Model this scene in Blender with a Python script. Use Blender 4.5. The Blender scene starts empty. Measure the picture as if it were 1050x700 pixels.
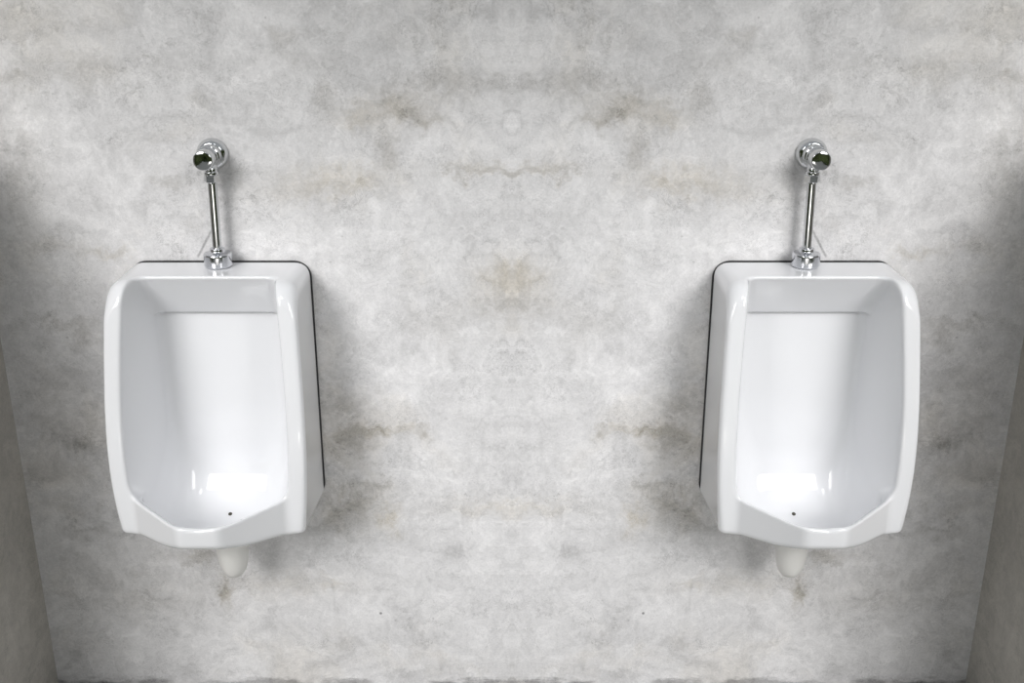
import bpy, bmesh, math, random
import numpy as np
from mathutils import Vector

scene = bpy.context.scene
COL = scene.collection
random.seed(4)

# ------------------------------------------------------------------ layout
FLOOR_DROP = 1.018           # floor to the flat top of the urinals
ZT = FLOOR_DROP              # world height of the urinal top
XU = 0.585                   # urinal axis either side of the room axis
F_PX, PITCH = 1129.75, math.radians(19.9465)
CAM_D, CAM_H = 2.1325, 0.6032
HALF_W = 1.052               # room half width
PART_D = 0.62                # how far the side walls run out from the back wall


def wall_pt(px, py):
    """photo reading -> (x, z) on the back wall"""
    v = py - 350
    Z = CAM_D / (math.cos(PITCH) - v / F_PX * math.sin(PITCH))
    return ((px - 525) / F_PX * Z,
            ZT + CAM_H - Z * (math.sin(PITCH) + v / F_PX * math.cos(PITCH)))


# ------------------------------------------------------------------ materials
class NT:
    def __init__(self, name):
        self.m = bpy.data.materials.new(name)
        self.m.use_nodes = True
        self.t = self.m.node_tree
        self.b = self.t.nodes['Principled BSDF']

    def n(self, typ, **kw):
        nd = self.t.nodes.new(typ)
        for k, v in kw.items():
            setattr(nd, k, v)
        return nd

    def put(self, sock, v):
        if isinstance(v, bpy.types.NodeSocket):
            self.t.links.new(v, sock)
        else:
            sock.default_value = v

    def math(self, op, a, b=None, c=None, clamp=False):
        nd = self.n('ShaderNodeMath', operation=op, use_clamp=clamp)
        self.put(nd.inputs[0], a)
        if b is not None:
            self.put(nd.inputs[1], b)
        if c is not None:
            self.put(nd.inputs[2], c)
        return nd.outputs[0]

    def vmath(self, op, a, b=None):
        nd = self.n('ShaderNodeVectorMath', operation=op)
        self.put(nd.inputs[0], a)
        if b is not None:
            self.put(nd.inputs[1], b)
        return nd.outputs[1] if op in ('LENGTH', 'DISTANCE', 'DOT_PRODUCT') else nd.outputs[0]

    def noise(self, vec, scale, detail=6, rough=0.55, dist=0.0, stretch=None, col=False, off=(0, 0, 0)):
        mp = self.n('ShaderNodeMapping')
        self.put(mp.inputs['Vector'], vec)
        mp.inputs['Location'].default_value = off
        if stretch:
            mp.inputs['Scale'].default_value = stretch
        nz = self.n('ShaderNodeTexNoise')
        nz.inputs['Scale'].default_value = scale
        nz.inputs['Detail'].default_value = detail
        nz.inputs['Roughness'].default_value = rough
        nz.inputs['Distortion'].default_value = dist
        self.put(nz.inputs['Vector'], mp.outputs[0])
        return nz.outputs['Color' if col else 'Fac']

    def ramp(self, fac, a, b, lo=0.0, hi=1.0):
        nd = self.n('ShaderNodeMapRange', interpolation_type='SMOOTHSTEP')
        self.put(nd.inputs['Value'], fac)
        nd.inputs['From Min'].default_value = a
        nd.inputs['From Max'].default_value = b
        nd.inputs['To Min'].default_value = lo
        nd.inputs['To Max'].default_value = hi
        return nd.outputs[0]

    def mix(self, fac, a, b, mode='MIX'):
        nd = self.n('ShaderNodeMix', data_type='RGBA', blend_type=mode)
        self.put(nd.inputs[0], fac)
        self.put(nd.inputs[6], a)
        self.put(nd.inputs[7], b)
        return nd.outputs[2]


# stains on the polished plaster, plus shade painted beside and under the urinals: (px, py, half width px, half height px, strength, tan)
STAINS_AND_SHADE = [
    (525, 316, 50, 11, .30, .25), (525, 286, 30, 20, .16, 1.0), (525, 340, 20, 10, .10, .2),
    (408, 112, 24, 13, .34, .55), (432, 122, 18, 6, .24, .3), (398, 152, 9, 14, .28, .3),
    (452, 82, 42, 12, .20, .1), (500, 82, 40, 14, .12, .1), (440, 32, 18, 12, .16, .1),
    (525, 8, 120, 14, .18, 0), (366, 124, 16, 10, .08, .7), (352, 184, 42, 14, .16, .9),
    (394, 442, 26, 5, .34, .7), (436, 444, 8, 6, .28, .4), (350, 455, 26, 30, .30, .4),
    (352, 520, 26, 26, .34, .6), (400, 533, 9, 14, .22, 1.0), (380, 500, 24, 8, .16, .3),  # blobs just right of the urinal paint its shadow into the wall
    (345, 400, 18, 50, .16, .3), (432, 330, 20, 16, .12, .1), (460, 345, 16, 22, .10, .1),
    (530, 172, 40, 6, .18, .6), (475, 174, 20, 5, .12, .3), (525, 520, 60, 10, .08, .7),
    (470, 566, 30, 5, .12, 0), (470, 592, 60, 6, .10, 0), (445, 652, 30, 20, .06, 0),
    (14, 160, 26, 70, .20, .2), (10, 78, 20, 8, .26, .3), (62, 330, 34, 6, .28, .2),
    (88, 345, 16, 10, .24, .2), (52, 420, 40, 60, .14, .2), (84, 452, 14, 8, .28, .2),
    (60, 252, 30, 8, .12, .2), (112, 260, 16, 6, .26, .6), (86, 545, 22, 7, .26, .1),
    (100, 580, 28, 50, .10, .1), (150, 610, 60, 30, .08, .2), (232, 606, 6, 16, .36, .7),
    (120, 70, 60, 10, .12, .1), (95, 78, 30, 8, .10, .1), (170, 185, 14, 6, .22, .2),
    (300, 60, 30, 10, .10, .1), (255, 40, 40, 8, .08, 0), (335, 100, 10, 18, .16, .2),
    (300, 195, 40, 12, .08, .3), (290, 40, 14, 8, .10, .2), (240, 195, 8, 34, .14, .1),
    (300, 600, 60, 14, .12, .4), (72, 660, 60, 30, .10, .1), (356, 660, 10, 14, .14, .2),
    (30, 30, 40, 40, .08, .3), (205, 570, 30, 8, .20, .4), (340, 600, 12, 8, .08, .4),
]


def plaster(name, main):
    g = NT(name)
    tc = g.n('ShaderNodeTexCoord')
    sep = g.n('ShaderNodeSeparateXYZ')
    g.put(sep.inputs[0], tc.outputs['Object'])
    com = g.n('ShaderNodeCombineXYZ')
    if main:
        # the trowelled pattern is book-matched about the middle of the wall
        g.put(com.inputs[0], g.math('ABSOLUTE', sep.outputs[0]))
        g.put(com.inputs[2], sep.outputs[2])
    else:
        g.put(com.inputs[0], sep.outputs[1])
        g.put(com.inputs[1], 3.7)
        g.put(com.inputs[2], sep.outputs[2])
    P = com.outputs[0]
    # slow warp so that patches get ragged plaster edges
    w1 = g.vmath('SUBTRACT', g.noise(P, 5.0, 5, .65, col=True), (.5, .5, .5))
    sc = g.n('ShaderNodeVectorMath', operation='SCALE')
    g.put(sc.inputs[0], w1)
    sc.inputs['Scale'].default_value = .22
    PW = g.vmath('ADD', P, sc.outputs[0])
    w2 = g.vmath('SUBTRACT', g.noise(P, 22.0, 5, .7, col=True), (.5, .5, .5))
    sc2 = g.n('ShaderNodeVectorMath', operation='SCALE')
    g.put(sc2.inputs[0], w2)
    sc2.inputs['Scale'].default_value = .11
    PS = g.vmath('ADD', P, sc2.outputs[0])

    big = g.noise(PW, 2.6, 5, .6, .4)
    med = g.noise(PW, 7.5, 8, .66, .6, off=(3, 0, 1))
    fine = g.noise(PW, 30.0, 7, .74, .3, off=(1, 0, 7))
    hstr = g.noise(PS, 9.0, 6, .65, .2, stretch=(.55, 1, 3.2))
    vstr = g.noise(PS, 11.0, 5, .6, .1, stretch=(3.0, 1, .5), off=(5, 0, 2))
    tiny = g.noise(PS, 78.0, 5, .72, .4, stretch=(.8, 1, 1.3), off=(3, 0, 3))
    grain = g.noise(P, 210.0, 3, .7)
    val = g.math('MULTIPLY_ADD', g.math('SUBTRACT', big, .5), .55, 1.0)
    for s, amt in ((med, .50), (fine, .62), (hstr, .34), (vstr, .16), (tiny, .42), (grain, .26)):
        val = g.math('MULTIPLY_ADD', g.math('SUBTRACT', s, .5), amt, val)
    # flaky trowel marks: ragged dark rims where a warped noise crosses a level
    tw = g.noise(PW, 9.0, 7, .7, 1.4, off=(8, 0, 3))
    rim = g.math('SUBTRACT', 1.0, g.ramp(g.math('ABSOLUTE', g.math('SUBTRACT', tw, .56)), 0.0, .012))
    gate = g.ramp(g.noise(PW, 4.0, 3, .5, off=(2, 0, 9)), .50, .62)
    rim = g.math('MULTIPLY', rim, gate)
    val = g.math('SUBTRACT', val, g.math('MULTIPLY', rim, .24))
    # short trowel scratches, mostly level
    sw = g.noise(PS, 16.0, 6, .7, .8, off=(4, 0, 1), stretch=(.45, 1, 1.8))
    scr = g.math('SUBTRACT', 1.0, g.ramp(g.math('ABSOLUTE', g.math('SUBTRACT', sw, .53)), 0.0, .010))
    scr = g.math('MULTIPLY', scr, g.ramp(g.noise(P, 7.0, 4, .6, off=(9, 0, 2)), .46, .58))
    val = g.math('SUBTRACT', val, g.math('MULTIPLY', scr, .40))
    lw = g.noise(PS, 13.0, 6, .7, .8, off=(1, 0, 6), stretch=(.7, 1, 1.2))
    lsc = g.math('SUBTRACT', 1.0, g.ramp(g.math('ABSOLUTE', g.math('SUBTRACT', lw, .47)), 0.0, .012))
    lsc = g.math('MULTIPLY', lsc, g.ramp(g.noise(P, 6.0, 4, .6, off=(5, 0, 8)), .48, .60))
    val = g.math('MULTIPLY_ADD', lsc, .15, val)
    patch = g.ramp(g.noise(PW, 6.0, 7, .68, 1.0, off=(4, 0, 4)), .56, .60)
    val = g.math('SUBTRACT', val, g.math('MULTIPLY', patch, .07))
    lite = g.ramp(g.noise(PW, 12.0, 7, .7, .8, off=(6, 0, 8), stretch=(.7, 1, 1.4)), .57, .64)
    val = g.math('ADD', val, g.math('MULTIPLY', lite, .06))
    # pinholes
    vo = g.n('ShaderNodeTexVoronoi', feature='F1')
    vo.inputs['Scale'].default_value = 26
    g.put(vo.inputs['Vector'], P)
    pin = g.math('SUBTRACT', 1.0, g.ramp(vo.outputs['Distance'], .04, .09))
    pin = g.math('MULTIPLY', pin, g.ramp(g.noise(P, 31.0, 2, .5), .58, .64))
    val = g.math('SUBTRACT', val, g.math('MULTIPLY', pin, .25))

    tan = g.math('MULTIPLY', g.ramp(g.noise(PW, 3.3, 4, .6, off=(7, 0, 5)), .50, .72), .30)
    if main:
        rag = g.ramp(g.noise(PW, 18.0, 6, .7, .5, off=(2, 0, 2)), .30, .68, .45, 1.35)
        for (px, py, hx, hy, st, tn) in STAINS_AND_SHADE:
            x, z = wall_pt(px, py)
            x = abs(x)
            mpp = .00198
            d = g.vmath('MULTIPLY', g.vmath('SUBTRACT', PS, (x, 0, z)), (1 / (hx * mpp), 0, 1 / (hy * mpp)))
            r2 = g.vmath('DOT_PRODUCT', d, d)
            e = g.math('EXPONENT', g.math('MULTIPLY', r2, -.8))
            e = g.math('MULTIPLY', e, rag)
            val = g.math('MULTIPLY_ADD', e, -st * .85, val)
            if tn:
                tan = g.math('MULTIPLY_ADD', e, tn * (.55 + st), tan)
        # two nail holes low on the wall
        x, z = wall_pt(390.5, 628.5)
        d = g.vmath('DISTANCE', P, (abs(x), 0, z))
        val = g.math('SUBTRACT', val, g.math('SUBTRACT', .72, g.ramp(d, .0018, .0042, 0, .72)))
        # thin dark line running off behind each flush pipe
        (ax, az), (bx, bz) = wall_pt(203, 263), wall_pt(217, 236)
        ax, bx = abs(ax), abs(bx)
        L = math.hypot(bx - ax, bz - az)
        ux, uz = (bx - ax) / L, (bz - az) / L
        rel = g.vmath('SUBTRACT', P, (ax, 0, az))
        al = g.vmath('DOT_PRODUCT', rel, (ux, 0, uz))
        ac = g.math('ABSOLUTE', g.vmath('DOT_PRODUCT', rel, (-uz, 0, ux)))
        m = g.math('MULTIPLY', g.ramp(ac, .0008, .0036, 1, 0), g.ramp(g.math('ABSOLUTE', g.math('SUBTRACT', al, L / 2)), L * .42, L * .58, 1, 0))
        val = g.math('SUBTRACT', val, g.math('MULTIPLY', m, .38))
        # grime along the foot of the wall
        zz = g.math('SUBTRACT', sep.outputs[2], .0)
        gr = g.ramp(g.math('MULTIPLY_ADD', g.math('SUBTRACT', g.noise(P, 26.0, 6, .75, stretch=(.5, 1, 1.5)), .5), .075, zz), .005, .023, 1, 0)
        gg = g.ramp(g.noise(P, 6.0, 3, .5, off=(1, 0, 3)), .42, .52)
        val = g.math('SUBTRACT', val, g.math('MULTIPLY', g.math('MULTIPLY', gr, gg), .48))
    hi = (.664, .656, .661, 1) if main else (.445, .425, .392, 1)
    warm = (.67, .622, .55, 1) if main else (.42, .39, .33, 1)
    colr = g.mix(g.math('MINIMUM', tan, 1.0), hi, warm)
    mulv = g.n('ShaderNodeVectorMath', operation='SCALE')
    g.put(mulv.inputs[0], colr)
    g.put(mulv.inputs['Scale'], g.math('MAXIMUM', val, .08))
    g.put(g.b.inputs['Base Color'], mulv.outputs[0])
    g.put(g.b.inputs['Roughness'], g.math('MULTIPLY_ADD', med, .3, .42))
    g.b.inputs['Specular IOR Level'].default_value = .3
    bp = g.n('ShaderNodeBump')
    bp.inputs['Strength'].default_value = .22
    bp.inputs['Distance'].default_value = .004
    hgt = g.math('ADD', g.math('MULTIPLY', fine, .6), g.math('ADD', g.math('MULTIPLY', hstr, .5), g.math('MULTIPLY', rim, -.25)))
    hgt = g.math('MULTIPLY_ADD', grain, .12, hgt)
    g.put(bp.inputs['Height'], hgt)
    g.put(g.b.inputs['Normal'], bp.outputs[0])
    return g.m


def simple(name, colr, rough, metal=0.0, coat=0.0, bump=None, var=0.0):
    g = NT(name)
    tc = g.n('ShaderNodeTexCoord')
    P = tc.outputs['Object']
    if var:
        v = g.math('MULTIPLY_ADD', g.math('SUBTRACT', g.noise(P, 9, 4), .5), var, 1.0)
        s = g.n('ShaderNodeVectorMath', operation='SCALE')
        s.inputs[0].default_value = colr[:3]
        g.put(s.inputs['Scale'], v)
        g.put(g.b.inputs['Base Color'], s.outputs[0])
    else:
        g.b.inputs['Base Color'].default_value = colr
    g.b.inputs['Roughness'].default_value = rough
    g.b.inputs['Metallic'].default_value = metal
    g.b.inputs['Coat Weight'].default_value = coat
    g.b.inputs['Coat Roughness'].default_value = .03
    if bump:
        b = g.n('ShaderNodeBump')
        b.inputs['Strength'].default_value = bump[1]
        b.inputs['Distance'].default_value = .002
        g.put(b.inputs['Height'], g.noise(P, bump[0], 3))
        g.put(g.b.inputs['Normal'], b.outputs[0])
    return g.m


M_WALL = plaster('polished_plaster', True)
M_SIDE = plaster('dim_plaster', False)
M_FLOOR = simple('screed', (.52, .515, .50, 1), .55, var=.4, bump=(40, .2))
M_CERAMIC = simple('vitreous_china', (.805, .81, .83, 1), .09, coat=.5, bump=(14, .02), var=.03)
M_OUTLET = simple('matt_china', (.80, .79, .765, 1), .38, var=.05)
M_CHROME = simple('chrome', (.66, .67, .68, 1), .07, metal=1.0, bump=(60, .02))
M_CHROME2 = simple('brushed_chrome', (.66, .67, .70, 1), .16, metal=1.0, bump=(60, .03))
M_BLACK = simple('black_sealant', (.02, .02, .021, 1), .6, var=.3)
M_DARK = simple('drain_dark', (.05, .043, .03, 1), .5, var=.3)


# ------------------------------------------------------------------ mesh helpers
def obj(name, me, mat, parent=None, smooth=True):
    o = bpy.data.objects.new(name, me)
    me.materials.clear()
    me.materials.append(mat)
    if smooth:
        me.polygons.foreach_set('use_smooth', [True] * len(me.polygons))
    COL.objects.link(o)
    if parent:
        o.parent = parent
    return o


def bm_mesh(name, bm):
    bmesh.ops.recalc_face_normals(bm, faces=bm.faces)
    me = bpy.data.meshes.new(name)
    bm.to_mesh(me)
    bm.free()
    return me


def lathe(prof, axis='z', seg=48, org=(0, 0, 0)):
    """revolve (radius, height) pairs; ends are closed with caps"""
    bm = bmesh.new()
    rings = []
    for r, h in prof:
        ring = []
        for k in range(seg):
            a = 2 * math.pi * k / seg
            p = (r * math.cos(a), r * math.sin(a), h)
            if axis == 'y':                      # h runs out from the wall (-y)
                p = (p[0], -p[2], p[1])
            ring.append(bm.verts.new((p[0] + org[0], p[1] + org[1], p[2] + org[2])))
        rings.append(ring)
    for a, b in zip(rings, rings[1:]):
        for k in range(seg):
            bm.faces.new((a[k], a[(k + 1) % seg], b[(k + 1) % seg], b[k]))
    bm.faces.new(rings[0])
    bm.faces.new(rings[-1])
    return bm


def rounded(prof, r=.0012, n=3):
    """soften the corners of a lathe profile"""
    out = [prof[0]]
    for a, b, c in zip(prof, prof[1:], prof[2:]):
        A, B, C = Vector(a), Vector(b), Vector(c)
        u, v = A - B, C - B
        q = min(r, u.length * .45, v.length * .45)
        if q < 1e-6:
            out.append(b)
            continue
        p0, p2 = B + u.normalized() * q, B + v.normalized() * q
        for k in range(n + 1):
            t = k / n
            out.append(tuple(p0 * (1 - t) ** 2 + B * 2 * t * (1 - t) + p2 * t * t))
    out.append(prof[-1])
    return out


def tube(path, rad, seg=28):
    bm = bmesh.new()
    pts = [Vector(p) for p in path]
    rings = []
    for i, p in enumerate(pts):
        t = (pts[min(i + 1, len(pts) - 1)] - pts[max(i - 1, 0)]).normalized()
        u = t.cross(Vector((0, 1, 0))).normalized()
        w = t.cross(u).normalized()
        rr = rad[i] if isinstance(rad, (list, tuple)) else rad
        rings.append([bm.verts.new(p + (u * math.cos(2 * math.pi * k / seg) + w * math.sin(2 * math.pi * k / seg)) * rr) for k in range(seg)])
    for a, b in zip(rings, rings[1:]):
        for k in range(seg):
            bm.faces.new((a[k], a[(k + 1) % seg], b[(k + 1) % seg], b[k]))
    bm.faces.new(rings[0])
    bm.faces.new(rings[-1])
    return bm


def box_mesh(name, lo, hi):
    bm = bmesh.new()
    bmesh.ops.create_cube(bm, size=1)
    for v in bm.verts:
        v.co = Vector([lo[i] + (v.co[i] + .5) * (hi[i] - lo[i]) for i in range(3)])
    return bm_mesh(name, bm)


def tag(o, label, cat, group=None):
    o['label'] = label
    o['category'] = cat
    if group:
        o['group'] = group


# ------------------------------------------------------------------ the setting
def struct(name, me, mat, label):
    o = obj(name, me, mat, smooth=False)
    o['kind'] = 'structure'
    o['label'] = label
    return o


TOP = ZT + 1.0
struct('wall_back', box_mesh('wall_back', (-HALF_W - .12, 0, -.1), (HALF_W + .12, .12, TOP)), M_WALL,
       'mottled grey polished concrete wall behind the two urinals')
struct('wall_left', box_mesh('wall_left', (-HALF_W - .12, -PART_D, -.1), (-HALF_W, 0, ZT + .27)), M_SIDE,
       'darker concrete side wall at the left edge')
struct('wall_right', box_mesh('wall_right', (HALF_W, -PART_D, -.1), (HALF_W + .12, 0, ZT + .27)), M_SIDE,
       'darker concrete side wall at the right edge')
struct('floor', box_mesh('floor', (-2.3, -6.2, -.1), (2.3, 0, 0)), M_FLOOR, 'grey concrete floor below the wall')


# ------------------------------------------------------------------ urinal body (implicit surface -> mesh)
def smax(a, b, k):
    h = np.maximum(k - np.abs(a - b), 0) / k
    return np.maximum(a, b) + h * h * k * .25


def smin(a, b, k):
    return -smax(-a, -b, k)


def sstep(t, a, b):
    t = np.clip((t - a) / (b - a), 0, 1)
    return t * t * (3 - 2 * t)


_z = np.array([0, -.074, -.19, -.286, -.365, -.43, -.485])
P_FR = np.polyfit(_z, [.168, .186, .208, .2255, .2335, .2355, .2345], 3)
P_WF = np.polyfit(_z, [.1795, .1832, .1880, .1903, .1881, .1845, .1795], 3)
P_IN = np.polyfit([0, -.077, -.193, -.286, -.367, -.41], [.142, .1485, .1542, .1566, .1555, .151], 3)


def sdf(x, d, z):
    s = np.sqrt(x * x + 1e-7)
    zc = np.clip(z, -.56, .03)
    Fr, Wf, In = np.polyval(P_FR, zc), np.polyval(P_WF, zc), np.polyval(P_IN, zc)
    # outer shell
    W = .180 + (Wf - .180) * np.clip(d / .2, 0, 1.3)
    side, top = s - W, z - .001 + .10 * np.maximum(s - .12, 0) ** 2
    o = smax(side, top, .032)
    o = smax(o, (d - Fr) * .97, .013 + .026 * sstep(z, -.07, -.005))
    bot = (-.489 - .03 * (1 - d / .235) - .024 * np.exp(-(s / .135) ** 6) * sstep(.235 - d, .0, .05)) - z
    o = smax(o, bot, .012)
    Tp = smin(.331 + 0 * s, .331 - .857 * (s - .037), .009)
    lip = -.4165 + (s - .04) * .135
    pr = smax((d - Tp) * .80, z - lip, .012)
    pr = smax(pr, (-.4645 - (.24 + .21 * np.exp(-(s / .10) ** 4)) * (.331 - d)) - z, .010)
    pr = smax(pr, .10 - d, .01)
    pr = smax(pr, side + .014, .006)
    o = smin(o, pr, .006)
    bulge = (np.sqrt((x / .105) ** 2 + ((d - .115) / .095) ** 2 + ((z + .47) / .076) ** 2) - 1) * .08
    o = smin(o, bulge, .03)
    # bowl
    C = .119 + (In - .119) * np.clip((d - .03) / (Fr - .03), -.2, 1.15)
    cs = (s - C) * .93
    zf = -.527 + 3.0 * np.maximum(d - .14, 0) ** 2 + .10 * np.maximum(.12 - d, 0)
    fl = (zf - z) * .9
    hood = .046 + .066 * np.maximum(z + .093, 0) / .093
    back = .033 + (hood - .033) * sstep(z, -.0950, -.0905)
    c = smax((back - d) * .9, fl, .122 * sstep(-z, .10, .25) + .004)
    c = smax(c, cs, .020 + .048 * sstep(-z, .30, .46))
    fc = (d - (Tp - .022) - 1.6 * np.maximum(z - (lip - .018), 0)) * .6
    c = smax(c, fc, .028)
    # china wall kept at least 13 mm thick round the bowl
    o = smin(o, smax(smax(c - .012, z - (lip - .045), .01), smax(s - .080, d - .22, .02), .02), .012)
    o = smax(o, .006 - d, .004)
    return smax(o, -c, .0075)


def surface_net(fn, lo, hi, h):
    ax = [np.arange(lo[i], hi[i] + h, h) for i in range(3)]
    X, Y, Z = np.meshgrid(*ax, indexing='ij')
    V = fn(X, Y, Z)
    n = V.shape
    c = tuple(k - 1 for k in n)
    acc, cnt = np.zeros(c + (3,)), np.zeros(c)
    corners = [(i, j, k) for i in (0, 1) for j in (0, 1) for k in (0, 1)]
    sl = lambda o: V[o[0]:o[0] + c[0], o[1]:o[1] + c[1], o[2]:o[2] + c[2]]
    for a in corners:
        for axn in range(3):
            if a[axn] == 0:
                b = list(a); b[axn] = 1
                va, vb = sl(a), sl(tuple(b))
                m = (va < 0) != (vb < 0)
                t = np.where(m, va / np.where(m, va - vb, 1), 0)
                for q in range(3):
                    acc[..., q] += np.where(m, a[q] + (t if q == axn else 0), 0)
                cnt += m
    act = cnt > 0
    idx = -np.ones(c, int)
    idx[act] = np.arange(act.sum())
    base = np.argwhere(act)
    P = (base + acc[act] / cnt[act][:, None]) * h + np.array([a[0] for a in ax])
    quads = []
    for axn in range(3):
        u, w = (axn + 1) % 3, (axn + 2) % 3
        s0 = [slice(None)] * 3; s1 = [slice(None)] * 3
        s0[axn] = slice(0, n[axn] - 1); s1[axn] = slice(1, n[axn])
        A, B = V[tuple(s0)] < 0, V[tuple(s1)] < 0
        e = np.argwhere(A != B)
        e = e[(e[:, u] > 0) & (e[:, w] > 0) & (e[:, u] < n[u] - 1) & (e[:, w] < n[w] - 1)]
        def cell(du, dw):
            q = e.copy(); q[:, u] -= du; q[:, w] -= dw
            return idx[q[:, 0], q[:, 1], q[:, 2]]
        Q = np.stack([cell(1, 1), cell(0, 1), cell(0, 0), cell(1, 0)], 1)
        ins = A[e[:, 0], e[:, 1], e[:, 2]]
        Q[~ins] = Q[~ins][:, ::-1]
        quads.append(Q)
    Q = np.concatenate(quads)
    ep = 4e-4
    for _ in range(4):                         # settle the vertices on the surface
        f = fn(*P.T)
        G = np.stack([(fn(*(P + np.eye(3)[k] * ep).T) - fn(*(P - np.eye(3)[k] * ep).T)) / (2 * ep) for k in range(3)], 1)
        st = (f / np.maximum((G * G).sum(1), .2))[:, None] * G
        ln = np.linalg.norm(st, axis=1, keepdims=True)
        P = P - st * np.minimum(1, .5 * h / np.maximum(ln, 1e-9))
    return P, Q


P, Q = surface_net(sdf, (-.2025, -.0035, -.56), (.2025, .345, .015), .0031)
me = bpy.data.meshes.new('body')
# local axes: x across, -y out from the wall, z up
VV = np.stack([P[:, 0], -P[:, 1], P[:, 2]], 1)
me.from_pydata(VV.tolist(), [], Q[:, ::-1].tolist())
me.validate()
me.update()


def make_urinal():
    root = bpy.data.objects.new('urinal', None)
    COL.objects.link(root)
    root.empty_display_size = .05
    obj('body', me, M_CERAMIC, root)
    # black bead between the china and the wall
    bm = bmesh.new()
    loop = []
    R, hw, zt, zb = .034, .1820, .0022, -.523
    for cx, cz, a0 in ((hw - R, zt - R, 0), (-hw + R, zt - R, 90), (-hw + .03, zb + .03, 180), (hw - .03, zb + .03, 270)):
        rr = R if cz > -.2 else .03
        for k in range(9):
            a = math.radians(a0 + k * 90 / 8)
            loop.append((cx + rr * math.cos(a), cz + rr * math.sin(a)))
    f = [bm.verts.new((x, -.0008, z)) for x, z in loop]
    b = [bm.verts.new((x, -.0068, z)) for x, z in loop]
    n = len(loop)
    for k in range(n):
        bm.faces.new((f[k], f[(k + 1) % n], b[(k + 1) % n], b[k]))
    bm.faces.new(f)
    bm.faces.new(b)
    o = obj('wall_gasket', bm_mesh('wall_gasket', bm), M_BLACK, root, smooth=False)
    o['label'] = 'black sealing bead against the wall'
    # outlet under the bowl
    prof = [(.030, -.548), (.0355, -.552), (.0345, -.57), (.0325, -.60), (.0295, -.622), (.0245, -.640), (.017, -.651), (.008, -.656), (.001, -.657)]
    o = obj('drain_outlet', bm_mesh('drain_outlet', lathe(prof, org=(0, -.112, 0))), M_OUTLET, root)
    o['label'] = 'rounded off-white drain outlet'
    # drain hole: small sunk cup lying on the bowl floor
    zz = np.linspace(-.53, -.40, 1300)
    dd = .104
    fz = sdf(np.zeros_like(zz), np.full_like(zz, dd), zz)
    z0 = float(zz[np.argmax(fz > 0)])
    bm = lathe(rounded([(.0041, -.001), (.0041, .0007), (.0029, .0009), (.0027, .0004), (.0005, .0004)], .0003), seg=24)
    o = obj('drain_hole', bm_mesh('drain_hole', bm), M_DARK, root)
    g = [float(sdf(np.array([0.]), np.array([dd + a]), np.array([z0 + b]))[0]) for a, b in ((.003, 0), (-.003, 0), (0, .003), (0, -.003))]
    o.location = (0, -dd, z0)
    o.rotation_euler = (math.atan2(g[0] - g[1], g[2] - g[3]), 0, 0)
    o['label'] = 'dark drain hole'
    return root


def make_valve():
    """axis of the valve at local x=0,z=0, wall at y=0, outwards -y"""
    root = bpy.data.objects.new('flush_valve', None)
    COL.objects.link(root)
    root.empty_display_size = .03
    pr = rounded([(.031, 0), (.031, .004), (.0295, .009), (.026, .014), (.0225, .017), (.004, .018)], .003)
    obj('wall_flange', bm_mesh('wall_flange', lathe(pr, 'y', org=(0, -.0005, 0))), M_CHROME, root)
    pr = rounded([(.0215, .014), (.0225, .020), (.0225, .037), (.0195, .0385), (.0195, .0415), (.0215, .043), (.0215, .0495), (.0190, .051), (.0190, .055), (.004, .056)], .001)
    obj('valve_body', bm_mesh('valve_body', lathe(pr, 'y')), M_CHROME, root)
    pr = rounded([(.0175, .0545), (.0195, .056), (.0200, .060), (.0195, .072), (.0180, .0765), (.0125, .0775), (.0005, .0778)], .0015)
    obj('push_button', bm_mesh('push_button', lathe(pr, 'y')), M_CHROME, root)
    # outlet: short spigot with a hexagonal coupling nut
    Y = -.0385
    pr = rounded([(.012, -.012), (.012, -.026), (.0145, -.027), (.0145, -.033), (.011, -.034)], .001)
    obj('outlet_spigot', bm_mesh('outlet_spigot', lathe(pr, org=(PIPE_TOP, Y, 0))), M_CHROME, root)
    bm = lathe([(.0125, -.0325), (.0148, -.034), (.0148, -.046), (.0125, -.0475)], seg=6, org=(PIPE_TOP, Y, 0))
    obj('coupling_nut', bm_mesh('coupling_nut', bm), M_CHROME, root, smooth=False)
    # gently bent flush pipe
    n = 26
    path = []
    for k in range(n):
        t = k / (n - 1)
        z = -.044 - t * (DROP - .044 - .010)
        path.append((PIPE_TOP + (PIPE_DX - PIPE_TOP) * t, Y + (-PIPE_Y - Y) * (t ** 2) * (3 - 2 * t) , z))
    obj('flush_pipe', bm_mesh('flush_pipe', tube(path, .0090)), M_CHROME, root)
    pr = rounded([(.0262, .0006), (.0275, .003), (.0275, .0245), (.0262, .0275), (.0180, .0295), (.0150, .031), (.0146, .037), (.0105, .038)], .0016)
    obj('spud_collar', bm_mesh('spud_collar', lathe(pr, org=(PIPE_DX, -PIPE_Y, -DROP))), M_CHROME2, root)
    return root


VALVE_Z, PIPE_Y = .2165, .0385
DROP = VALVE_Z - .0015
PIPE_DX, PIPE_TOP = .0015, .004
VALVE_DX = .005


def copy_thing(root):
    r = root.copy()
    COL.objects.link(r)
    for ch in list(root.children):
        c = ch.copy()
        COL.objects.link(c)
        c.parent = r
    return r


u1 = make_urinal()
u1.location = (-XU, 0, ZT)
tag(u1, 'white ceramic wall urinal nearest the left side wall, under the left chrome flush pipe', 'urinal', 'white wall urinals')
u2 = copy_thing(u1)
u2.location = (XU, 0, ZT)
u2['label'] = 'white ceramic wall urinal nearest the right side wall, under the right chrome flush pipe'

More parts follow.
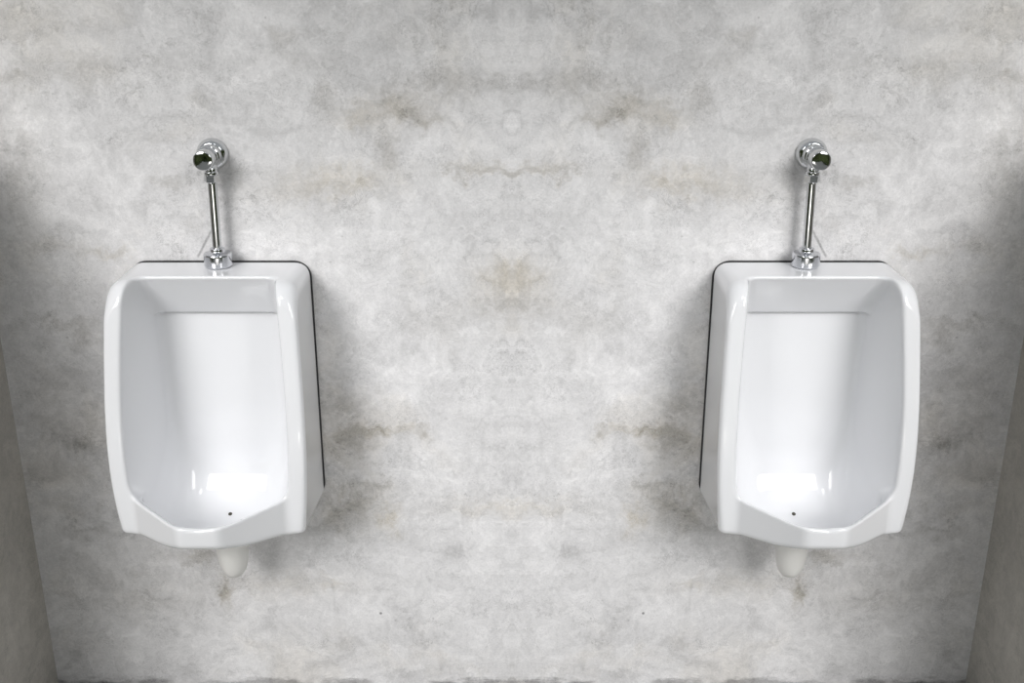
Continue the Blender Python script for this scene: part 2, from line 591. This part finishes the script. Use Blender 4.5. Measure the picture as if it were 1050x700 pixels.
v1 = make_valve()
v1.location = (-XU + VALVE_DX, 0, ZT + VALVE_Z)
tag(v1, 'chrome push-button flush valve and pipe rising from the left urinal', 'flush valve', 'chrome flush valves')
v2 = copy_thing(v1)
v2.location = (XU - VALVE_DX, 0, ZT + VALVE_Z)
for ch in v2.children:                         # the second pipe is offset the other way
    if ch.name.startswith('spud_collar'):
        ch.location.x = -2 * PIPE_DX
    elif ch.name.startswith(('outlet_spigot', 'coupling_nut')):
        ch.location.x = -2 * PIPE_TOP
    elif ch.name.startswith('flush_pipe'):
        ch.scale.x = -1
v2['label'] = 'chrome push-button flush valve and pipe rising from the right urinal'


# ------------------------------------------------------------------ light
def area(name, loc, target, size, power, colr, size_y=None):
    l = bpy.data.lights.new(name, 'AREA')
    l.energy = power
    l.color = colr
    l.size = size
    if size_y:
        l.shape = 'RECTANGLE'
        l.size_y = size_y
    o = bpy.data.objects.new(name, l)
    o.location = loc
    o.rotation_euler = (Vector(target) - Vector(loc)).to_track_quat('-Z', 'Y').to_euler()
    COL.objects.link(o)
    return o


for sgn in (-1, 1):
    lo = area('side_daylight', (sgn * 1.9, -2.6, ZT + 1.3), (sgn * .90, 0, ZT - .25), 1.6, 9.3, (1, .99, .98))
    lo.data.spread = math.radians(46)
mid = area('added_wall_fill', (0, -2.3, ZT + 2.2), (0, 0, ZT - .45), .7, .5, (.97, .985, 1.0))  # added fill, narrowed to brighten the wall between the urinals
mid.data.spread = math.radians(24)

out = area('added_floor_light', (0, -5.0, 3.6), (0, -5.0, 0), .8, 70.0, (1, .97, .92))  # added lamp, whitens the unseen floor that the chrome pipes reflect
out.data.spread = math.radians(42)

wd = bpy.data.worlds.new('garden_sky')
scene.world = wd
wd.use_nodes = True
t = wd.node_tree
bg = t.nodes['Background']
tc = t.nodes.new('ShaderNodeTexCoord')
sp = t.nodes.new('ShaderNodeSeparateXYZ')
t.links.new(tc.outputs['Generated'], sp.inputs[0])
nz = t.nodes.new('ShaderNodeTexNoise')
nz.inputs['Scale'].default_value = 9
nz.inputs['Detail'].default_value = 6
nz.inputs['Roughness'].default_value = .7
t.links.new(tc.outputs['Generated'], nz.inputs['Vector'])
# foliage band with a ragged top edge, pale sky above
ad = t.nodes.new('ShaderNodeMath'); ad.operation = 'MULTIPLY_ADD'
t.links.new(nz.outputs['Fac'], ad.inputs[0]); ad.inputs[1].default_value = -.35
t.links.new(sp.outputs[2], ad.inputs[2])
mr = t.nodes.new('ShaderNodeMapRange'); mr.interpolation_type = 'SMOOTHSTEP'
mr.inputs['From Min'].default_value = .10; mr.inputs['From Max'].default_value = .20
t.links.new(ad.outputs[0], mr.inputs['Value'])
lf = t.nodes.new('ShaderNodeMix'); lf.data_type = 'RGBA'
lr = t.nodes.new('ShaderNodeMapRange')
lr.inputs['From Min'].default_value = .38; lr.inputs['From Max'].default_value = .66
t.links.new(nz.outputs['Fac'], lr.inputs['Value'])
t.links.new(lr.outputs[0], lf.inputs[0])
lf.inputs[6].default_value = (.010, .016, .006, 1); lf.inputs[7].default_value = (.15, .19, .08, 1)
mx = t.nodes.new('ShaderNodeMix'); mx.data_type = 'RGBA'
t.links.new(mr.outputs[0], mx.inputs[0])
t.links.new(lf.outputs[2], mx.inputs[6]); mx.inputs[7].default_value = (.93, .97, 1.0, 1)
t.links.new(mx.outputs[2], bg.inputs['Color'])
bg.inputs['Strength'].default_value = .41

# ------------------------------------------------------------------ camera
cd = bpy.data.cameras.new('camera')
cam = bpy.data.objects.new('camera', cd)
COL.objects.link(cam)
cam.location = (0, -CAM_D, ZT + CAM_H)
cam.rotation_euler = (math.pi / 2 - PITCH, 0, 0)
cd.sensor_width = 36
cd.lens = F_PX / 1050 * 36
cd.clip_start = .02
scene.camera = cam
scene.view_settings.view_transform = 'Standard'
scene.view_settings.look = 'None'
